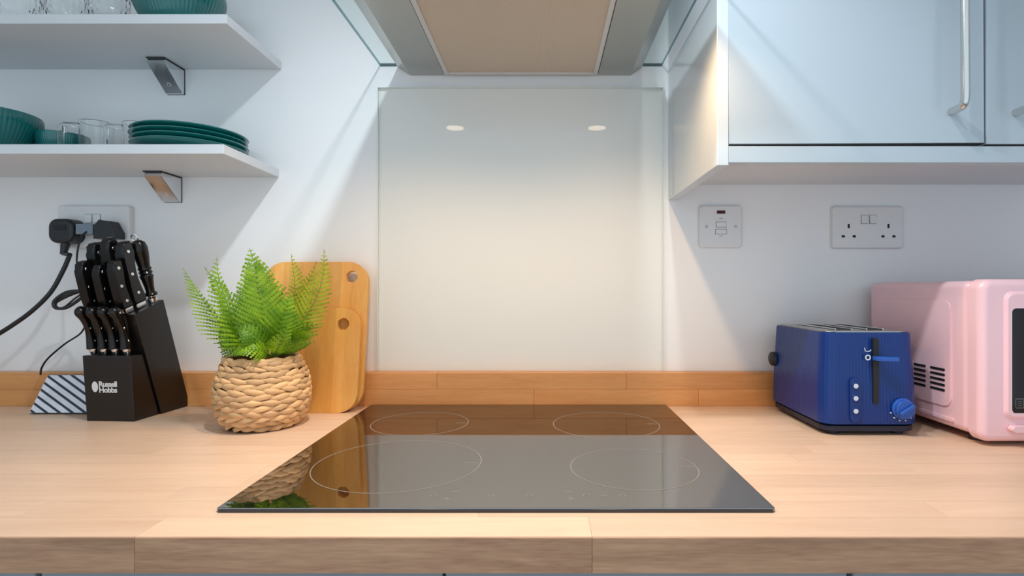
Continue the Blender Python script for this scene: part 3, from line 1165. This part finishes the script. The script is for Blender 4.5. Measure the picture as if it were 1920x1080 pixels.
# left side
frond([V(470, 668, .940), V(430, 630, .930), V(385, 570, .925), V(343, 502, .930)], .030, 30, 0.95, 'fern_leaf', .7, (.55, 1.35), fill=.44)
frond([V(478, 668, .930), V(448, 620, .915), V(424, 565, .910), V(409, 515, .912), V(407, 482, .916)], .036, 28, 0.75, 'fern_leaf', .8, (.6, 1.2), fill=.44)
frond([V(480, 668, .965), V(445, 610, .975), V(415, 550, .985), V(383, 500, .99)], .030, 26, -0.4, 'fern_leaf', .8, fill=.44)
frond([V(470, 668, .955), V(445, 650, .965), V(425, 640, .970), V(410, 634, .975)], .030, 14, 0.3, 'fern_leaf_deep', .8)
frond([V(480, 668, .935), V(455, 640, .925), V(430, 620, .925), V(408, 608, .93)], .034, 16, 0.4, 'fern_leaf', .8)
# right side
frond([V(515, 668, .960), V(540, 610, .965), V(553, 550, .970), V(546, 476, .985)], .034, 30, 0.45, 'fern_leaf_yellow', .8, (1.25, .6), fill=.44)
frond([V(518, 668, .945), V(552, 625, .945), V(590, 565, .955), V(606, 515, .965), V(608, 467, .975)], .036, 32, 0.35, 'fern_leaf_yellow', .75, fill=.44)
frond([V(515, 668, .975), V(545, 610, .985), V(570, 550, .990), V(594, 490, 1.0)], .034, 28, -0.5, 'fern_leaf_yellow', .8, fill=.44)
frond([V(520, 668, .955), V(545, 632, .950), V(572, 614, .950), V(598, 608, .955)], .026, 18, 0.6, 'fern_leaf', .7)
frond([V(520, 668, .945), V(545, 640, .935), V(572, 628, .93), V(598, 627, .93)], .026, 18, 0.75, 'fern_leaf', .7)
frond([V(520, 668, .935), V(545, 652, .925), V(570, 642, .920), V(592, 641, .92)], .024, 16, 0.9, 'fern_leaf_deep', .7)
frond([V(508, 668, .930), V(522, 620, .915), V(536, 580, .91), V(545, 548, .915)], .038, 20, 0.25, 'fern_leaf', .85)
# low ones in front
frond([V(508, 666, .925), V(485, 655, .895), V(455, 655, .885), V(428, 668, .885)], .024, 20, 0.7, 'fern_leaf', .75)
frond([V(512, 668, .925), V(525, 645, .900), V(538, 620, .895), V(546, 602, .90)], .022, 16, 0.5, 'fern_leaf', .75)
frond([V(500, 668, .925), V(484, 640, .900), V(462, 620, .890), V(440, 612, .89)], .030, 18, 0.3, 'fern_leaf_deep', .8)

# ------------------------------------------------------------------ toaster
TX0, TX1, TY0, TY1 = 0.4480, 0.6010, -.250, -.046
tw, td = (TX1 - TX0) / 2, (TY1 - TY0) / 2
toa = thing('toaster', 'blue fluted toaster with lever and dial beside the pink microwave', 'toaster', ((TX0 + TX1) / 2, (TY0 + TY1) / 2, WT))


def fluted(levels, rad, nper=512, amp=.0004, flutes=128):
    bm = bmesh.new()
    rings = []
    for (gx, gy, z, a) in levels:
        P = rrect(-tw - gx, tw + gx, -td - gy, td + gy, rad, 12)
        # resample by length
        seg = [(Vector(P[i]), Vector(P[(i + 1) % len(P)])) for i in range(len(P))]
        ls = [(b - a_).length for a_, b in seg]
        T = sum(ls)
        ring = []
        i, acc = 0, 0.0
        for k in range(nper):
            d = T * k / nper
            while acc + ls[i] < d:
                acc += ls[i]
                i += 1
            a_, b = seg[i]
            q = a_.lerp(b, (d - acc) / max(ls[i], 1e-9))
            nn = Vector(((b - a_).y, -(b - a_).x)).normalized()
            q = q + nn * a * (abs(math.cos(math.pi * flutes * k / nper)) - .5)
            ring.append(bm.verts.new((q.x, q.y, z)))
        rings.append(ring)
    for A, B in zip(rings, rings[1:]):
        for k in range(nper):
            bm.faces.new((A[k], A[(k + 1) % nper], B[(k + 1) % nper], B[k]))
    bm.faces.new(rings[0][::-1])
    bm.faces.new(rings[-1])
    return bm


bm = fluted([(-.004, -.004, .0155, 0), (.0018, .0018, .019, .0004), (.0022, .0022, .030, .0004), (.0015, .0010, .080, .0004), (-.0010, -.0014, .130, .0004), (-.0022, -.0026, .1615, .0004), (-.0030, -.0034, .1650, 0)], .022)
tb = obj('body', bm, 'toaster_blue', toa, smooth=40)
obj('base_tray', prism(rrect(-tw + .001, tw - .001, -td + .001, td - .001, .020, 6), 'Z', .0070, .0154, .001, 1), 'toaster_base', toa)
for sx in (-1, 1):
    for sy in (-1, 1):
        obj('foot', prism(circ(sx * (tw - .024), sy * (td - .020), .0095, 16), 'Z', 0.0002, .0069), 'toaster_base', toa)
tp = obj('top_plate', prism(rrect(-tw + .008, tw - .008, -td + .008, td - .008, .016, 6), 'Z', .1651, .1668, .0008, 2), 'brushed_steel', toa)
for sx in (-1, 1):
    cxs = sx * .026
    obj('bread_slot', prism(rrect(cxs - .014, cxs + .014, -td + .032, td - .028, .004, 4), 'Z', .1669, .1674), 'socket_dark', toa)
    for q in (-1, 1):
        obj('slot_guard', tube([(cxs + q * .0135, -td + .034, .1683), (cxs + q * .0135, td - .030, .1683)], .0012, 6), 'steel_bright', toa)
FYT = -td - .0022


def tx(px):
    return (px - VPX) * (1.13 - .252) / FPX - (TX0 + TX1) / 2


def tz(py):
    return CAM_Z - (py - VPY) * (1.13 - .252) / FPX - WT


obj('lever_slot', prism(rrect(tx(1636), tx(1646), tz(757), tz(634), .003, 4), 'Y', FYT - .0022, FYT + .002), 'socket_dark', toa)
lv = prism([(tx(1634), FYT - .0024), (tx(1634), FYT - .012), (tx(1641), FYT - .019), (tx(1668), FYT - .0225), (tx(1672), FYT - .019), (tx(1650), FYT - .0024)], 'Z', tz(675), tz(667), .0012, 2)
obj('lever', lv, 'toaster_lever', toa)
pill = prism(rrect(tx(1592), tx(1612), tz(792), tz(708), .0080, 6), 'Y', FYT - .0030, FYT + .002, .0012, 2)
pp = obj('button_panel', pill, 'toaster_base', toa)
pp.data.materials.clear()
pp.data.materials.append(MATS['toaster_blue'])
for py in (723, 746, 770):
    b = obj('button', prism(circ(tx(1602), tz(py), .0066, 24), 'Y', FYT - .0042, FYT - .0031, .0005, 1), 'toaster_blue', toa)
    obj('button_icon', prism(circ(tx(1602), tz(py), .0040, 7), 'Y', FYT - .0047, FYT - .0043), 'icon_pale', b)
obj('stop_icon', (lambda b: (b.transform(Matrix.Translation((tx(1626), FYT - .0016, tz(670))) @ Matrix.Rotation(R(90), 4, 'X')), b)[1])(ring_flat(0, 0, .0026, .0046, 0, .0006, 20)), 'icon_pale', toa)
obj('bread_icon', tube([(tx(1620), FYT - .0015, tz(652)), (tx(1621), FYT - .0015, tz(658)), (tx(1628), FYT - .0015, tz(659)), (tx(1632), FYT - .0015, tz(656))], .0007, 6), 'icon_pale', toa)
dk = obj('browning_dial', (lambda b: (b.transform(Matrix.Translation((tx(1691), FYT - .0005, tz(766))) @ Matrix.Rotation(R(90), 4, 'X')), b)[1])(
    lathe([(0, 0), (.0170, 0), (.0170, .003), (.0152, .0045), (.0148, .009), (.0135, .0102), (0, .0102)], 36)), 'toaster_lever', toa)
gb = box(-.0028, .0028, -.0150, -.0104, -.0132, .0132, .0009, 1)
gb.transform(Matrix.Translation((tx(1691), FYT - .0005, tz(766))) @ Matrix.Rotation(R(58), 4, 'Y'))
obj('dial_grip', gb, 'toaster_lever', dk)
for a in range(200, 345, 28):
    q = Vector((tx(1691) + .0195 * math.cos(R(a)), 0, tz(766) + .0195 * math.sin(R(a))))
    obj('dial_mark', prism(circ(q.x, q.z, .0011, 8), 'Y', FYT - .0020, FYT - .0002), 'icon_pale', toa)
obj('cord_grip', (lambda b: (b.transform(Matrix.Translation((-tw - .002, td - .018, .100)) @ Matrix.Rotation(R(-90), 4, 'Y')), b)[1])(lathe([(0, 0), (.014, 0), (.013, .005), (.008, .008), (0, .008)], 24)), 'plug_black', toa)

# ------------------------------------------------------------------ microwave
MX0, MX1 = 0.6500, 1.0950
mw = thing('microwave_oven', 'pink retro microwave oven under the wall cabinet at the right', 'microwave', (MX0, -.166, WT))
MZ0, MZ1 = .0105, .2500
BF, BB = -.122, .136      # body from seam to back, local y  (front frame ahead of it)
bm = box(0, MX1 - MX0, BF, BB, MZ0 + .002, MZ1 - .002)
bev(bm, .012, 4)
obj('body', bm, 'microwave_pink', mw)
ff = pillow(-.0005, MX1 - MX0 + .0005, MZ0 - .004, MZ1, .016, -.1228, -.1475, .011)
obj('front_frame', ff, 'microwave_pink', mw, smooth=50)
lx_ = lambda px: (px - VPX) * (1.13 - .3135) / FPX - MX0
lz_ = lambda py: CAM_Z - (py - VPY) * (1.13 - .3135) / FPX - WT
# door surround with raised lip, dark window, bottom bar
DX1 = .330
sur = bmesh.new()
wo = rrect(lx_(1881), DX1, lz_(786), lz_(546), .012, 6)
wi = rrect(lx_(1886), DX1 - .004, lz_(780), lz_(552), .010, 6)
A = [sur.verts.new((p[0], -.1476, p[1])) for p in wo]
B = [sur.verts.new((p[0], -.1520, p[1])) for p in wi]
C2 = rrect(lx_(1893), DX1 - .010, lz_(774), lz_(578), .006, 6)
Cc = [sur.verts.new((p[0], -.1520, p[1])) for p in C2]
Dd = [sur.verts.new((p[0], -.1490, p[1])) for p in C2]
for P, Q in ((A, B), (B, Cc), (Cc, Dd)):
    for i in range(len(P)):
        j = (i + 1) % len(P)
        sur.faces.new((P[i], P[j], Q[j], Q[i]))
door = obj('door', sur, 'microwave_pink', mw)
obj('door_glass', prism(C2, 'Y', -.1492, -.1478), 'microwave_glass', mw)
bar = prism(rrect(lx_(1888), DX1 - .006, lz_(808), lz_(797), .004, 5), 'Y', -.1580, -.1477, .002, 2)
obj('door_handle', bar, 'microwave_pink', mw)
pf = obj('program_print', ring_flat(0, 0, .001, .0012, 0, .0001, 8), 'microwave_print', mw) if False else None
bm = bmesh.new()
for (a, b, z0, z1) in ((1902, 1985, 747, 748), (1902, 1985, 764, 765), (1902, 1903, 747, 765), (1907, 1914, 752, 753), (1907, 1914, 756, 757), (1907, 1914, 760, 761), (1917, 1918, 750, 763),
                       (1925, 1940, 752, 753), (1925, 1940, 757, 758), (1950, 1970, 752, 753), (1950, 1970, 757, 758)):
    box(lx_(a), lx_(b), -.1495, -.1492, lz_(z1), lz_(z0), bm=bm)
obj('program_chart', bm, 'microwave_print', mw)
obj('control_panel', prism(rrect(DX1 + .010, MX1 - MX0 - .016, .030, MZ1 - .020, .008, 5), 'Y', -.1492, -.1477, .0008, 1), 'microwave_pink', mw)
for z in (.175, .085):
    obj('control_dial', (lambda b: (b.transform(Matrix.Translation((.385, -.1493, z)) @ Matrix.Rotation(R(90), 4, 'X')), b)[1])(lathe([(0, 0), (.021, 0), (.019, .012), (.016, .014), (0, .014)], 32)), 'chrome', mw)
# embossed side panel and vents
pts = rrect(BF + .034, BB - .020, .046, .2170, .014, 6)
bm = prism(pts, 'X', -.0022, -.0001, .0014, 3)
obj('side_panel', bm, 'microwave_pink', mw)
pts = rrect(BF + .040, BB - .026, .052, .2110, .011, 6)
for (ya, yb) in ((BF + .0455, BF + .0790), (BF + .0900, BF + .1200)):
    for i in range(5):
        z = .0690 + i * .0083
        obj('vent_slot', prism(rrect(ya, yb, z, z + .0040, .0018, 3), 'X', -.0030, -.0022), 'socket_dark', mw)
obj('side_rib', prism(rrect(BF + .028, BB - .02, .0235, .0300, .003, 4), 'X', -.0022, -.0001, .001, 2), 'microwave_pink', mw)
for x in (.03, MX1 - MX0 - .03):
    for y in (BF + .02, BB - .03):
        obj('foot', prism(circ(x, y, .012, 16), 'Z', .0002, MZ0 + .0015), 'plug_black', mw)

# ------------------------------------------------------------------ things on the shelves
T1, T2 = S1 + .0167, S2 + .0167


def bowl(label, x, y, z, r, h, group='ribbed teal bowls'):
    t = thing('ribbed_bowl', label, 'bowl', (x, y, z), group=group)
    prof = [(0, .0004), (r * .48, .0004), (r * .50, .004)]
    n = 8
    for i in range(1, n + 1):
        s = i / n
        prof.append((r * (.52 + .48 * math.sin(s * math.pi / 2) ** .9), .004 + (h - .006) * s))
    k1 = len(prof) - 1
    prof += [(r * .985, h), (r * .955, h - .001)]
    for i in range(n - 1, 0, -1):
        s = i / n
        prof.append((r * (.47 + .48 * math.sin(s * math.pi / 2) ** .9), .008 + (h - .010) * s))
    prof += [(0, .008)]
    obj('bowl', lathe(prof, 192, 64, r * .030, (3, k1 - 1)), 'teal_glaze', t, smooth=60)
    return t


bowl('ribbed teal bowl on the upper shelf beside the tumblers', -0.6860, -.098, T1, .0780, .090)
bowl('ribbed teal bowl at the left end of the lower shelf', -1.0300, -.110, T2, .0760, .078)
bowl('low dark teal dish between the bowl and the glass mugs', -0.9380, -.060, T2, .0420, .052)


def plate_obj(i, label):
    r = .095
    z = T2 + i * .0088
    t = thing('teal_plate', label, 'plate', (-0.6610 + (0, .001, -.001, .0005)[i], -.100, z), group='teal plates stacked on the lower shelf')
    prof = [(0, .0005), (r * .58, .0005), (r * .60, 0), (r * .64, .0012), (r * .90, .0095), (r * .985, .0125), (r, .0140), (r * .99, .0155), (r * .96, .0155), (r * .90, .0130), (r * .64, .0045), (r * .60, .0038), (0, .0038)]
    obj('plate', lathe(prof, 96), 'teal_glaze', t, smooth=50)
    return t


for i, lab in enumerate(('lowest teal plate of the stack on the lower shelf', 'second teal plate from the bottom of the stack', 'third teal plate from the bottom of the stack', 'topmost teal plate of the stack on the lower shelf')):
    plate_obj(i, lab)


def tumbler(label, x, y):
    """cut-glass tumbler: thick base, faceted diamond wall"""
    t = thing('glass_tumbler', label, 'glass', (x, y, T1), group='cut glass tumblers')
    r, h, n = .0345, .092, 20
    bm = bmesh.new()
    rings = []
    lev = [(.92, .0004), (.95, .006), (1.0, .020), (.97, .034), (1.0, .048), (.97, .062), (1.0, .076), (1.0, h), (.95, h), (.90, .030), (.84, .016)]
    for k, (q, z) in enumerate(lev):
        off = (math.pi / n) if k % 2 and k < 8 else 0
        rings.append([bm.verts.new((r * q * math.cos(2 * math.pi * i / n + off), r * q * math.sin(2 * math.pi * i / n + off), z)) for i in range(n)])
    for k, (A_, B_) in enumerate(zip(rings, rings[1:])):
        for i in range(n):
            j = (i + 1) % n
            bm.faces.new((A_[i], A_[j], B_[i]))
            bm.faces.new((A_[j], B_[j], B_[i]))
    bm.faces.new(rings[0][::-1])
    bm.faces.new(rings[-1])
    obj('glass', bm, 'tumbler_glass', t, smooth=None)
    return t


tumbler('cut glass tumbler nearest the ribbed bowl on the upper shelf', -0.8170, -.100)
tumbler('cut glass tumbler in the middle of the three on the upper shelf', -0.8980, -.096)
tumbler('cut glass tumbler at the left edge of the upper shelf', -0.9830, -.104)


def mug(label, x, y):
    t = thing('glass_mug', label, 'mug', (x, y, T2), group='small glass mugs')
    r, h = .0270, .074
    prof = [(0, .0004), (r * .94, .0004), (r, .003), (r, h - .001), (r - .0010, h), (r - .0020, h - .001), (r - .0024, .008), (0, .008)]
    obj('cup', lathe(prof, 40), 'tumbler_glass', t, smooth=40)
    hp = []
    a = R(214)
    d = Vector((math.cos(a), math.sin(a), 0))
    for q, z in ((r - .0005, .066), (r + .020, .064), (r + .0245, .060), (r + .0245, .026), (r + .020, .020), (r - .0005, .018)):
        hp.append(d * q + Vector((0, 0, z)))
    obj('handle', tube(hp, .0048, 8), 'tumbler_glass', t, smooth=40)
    return t


mug('clear glass mug with square handle beside the plate stack', -0.7890, -.060)
mug('clear glass mug with square handle next to the dark teal dish', -0.8640, -.070)
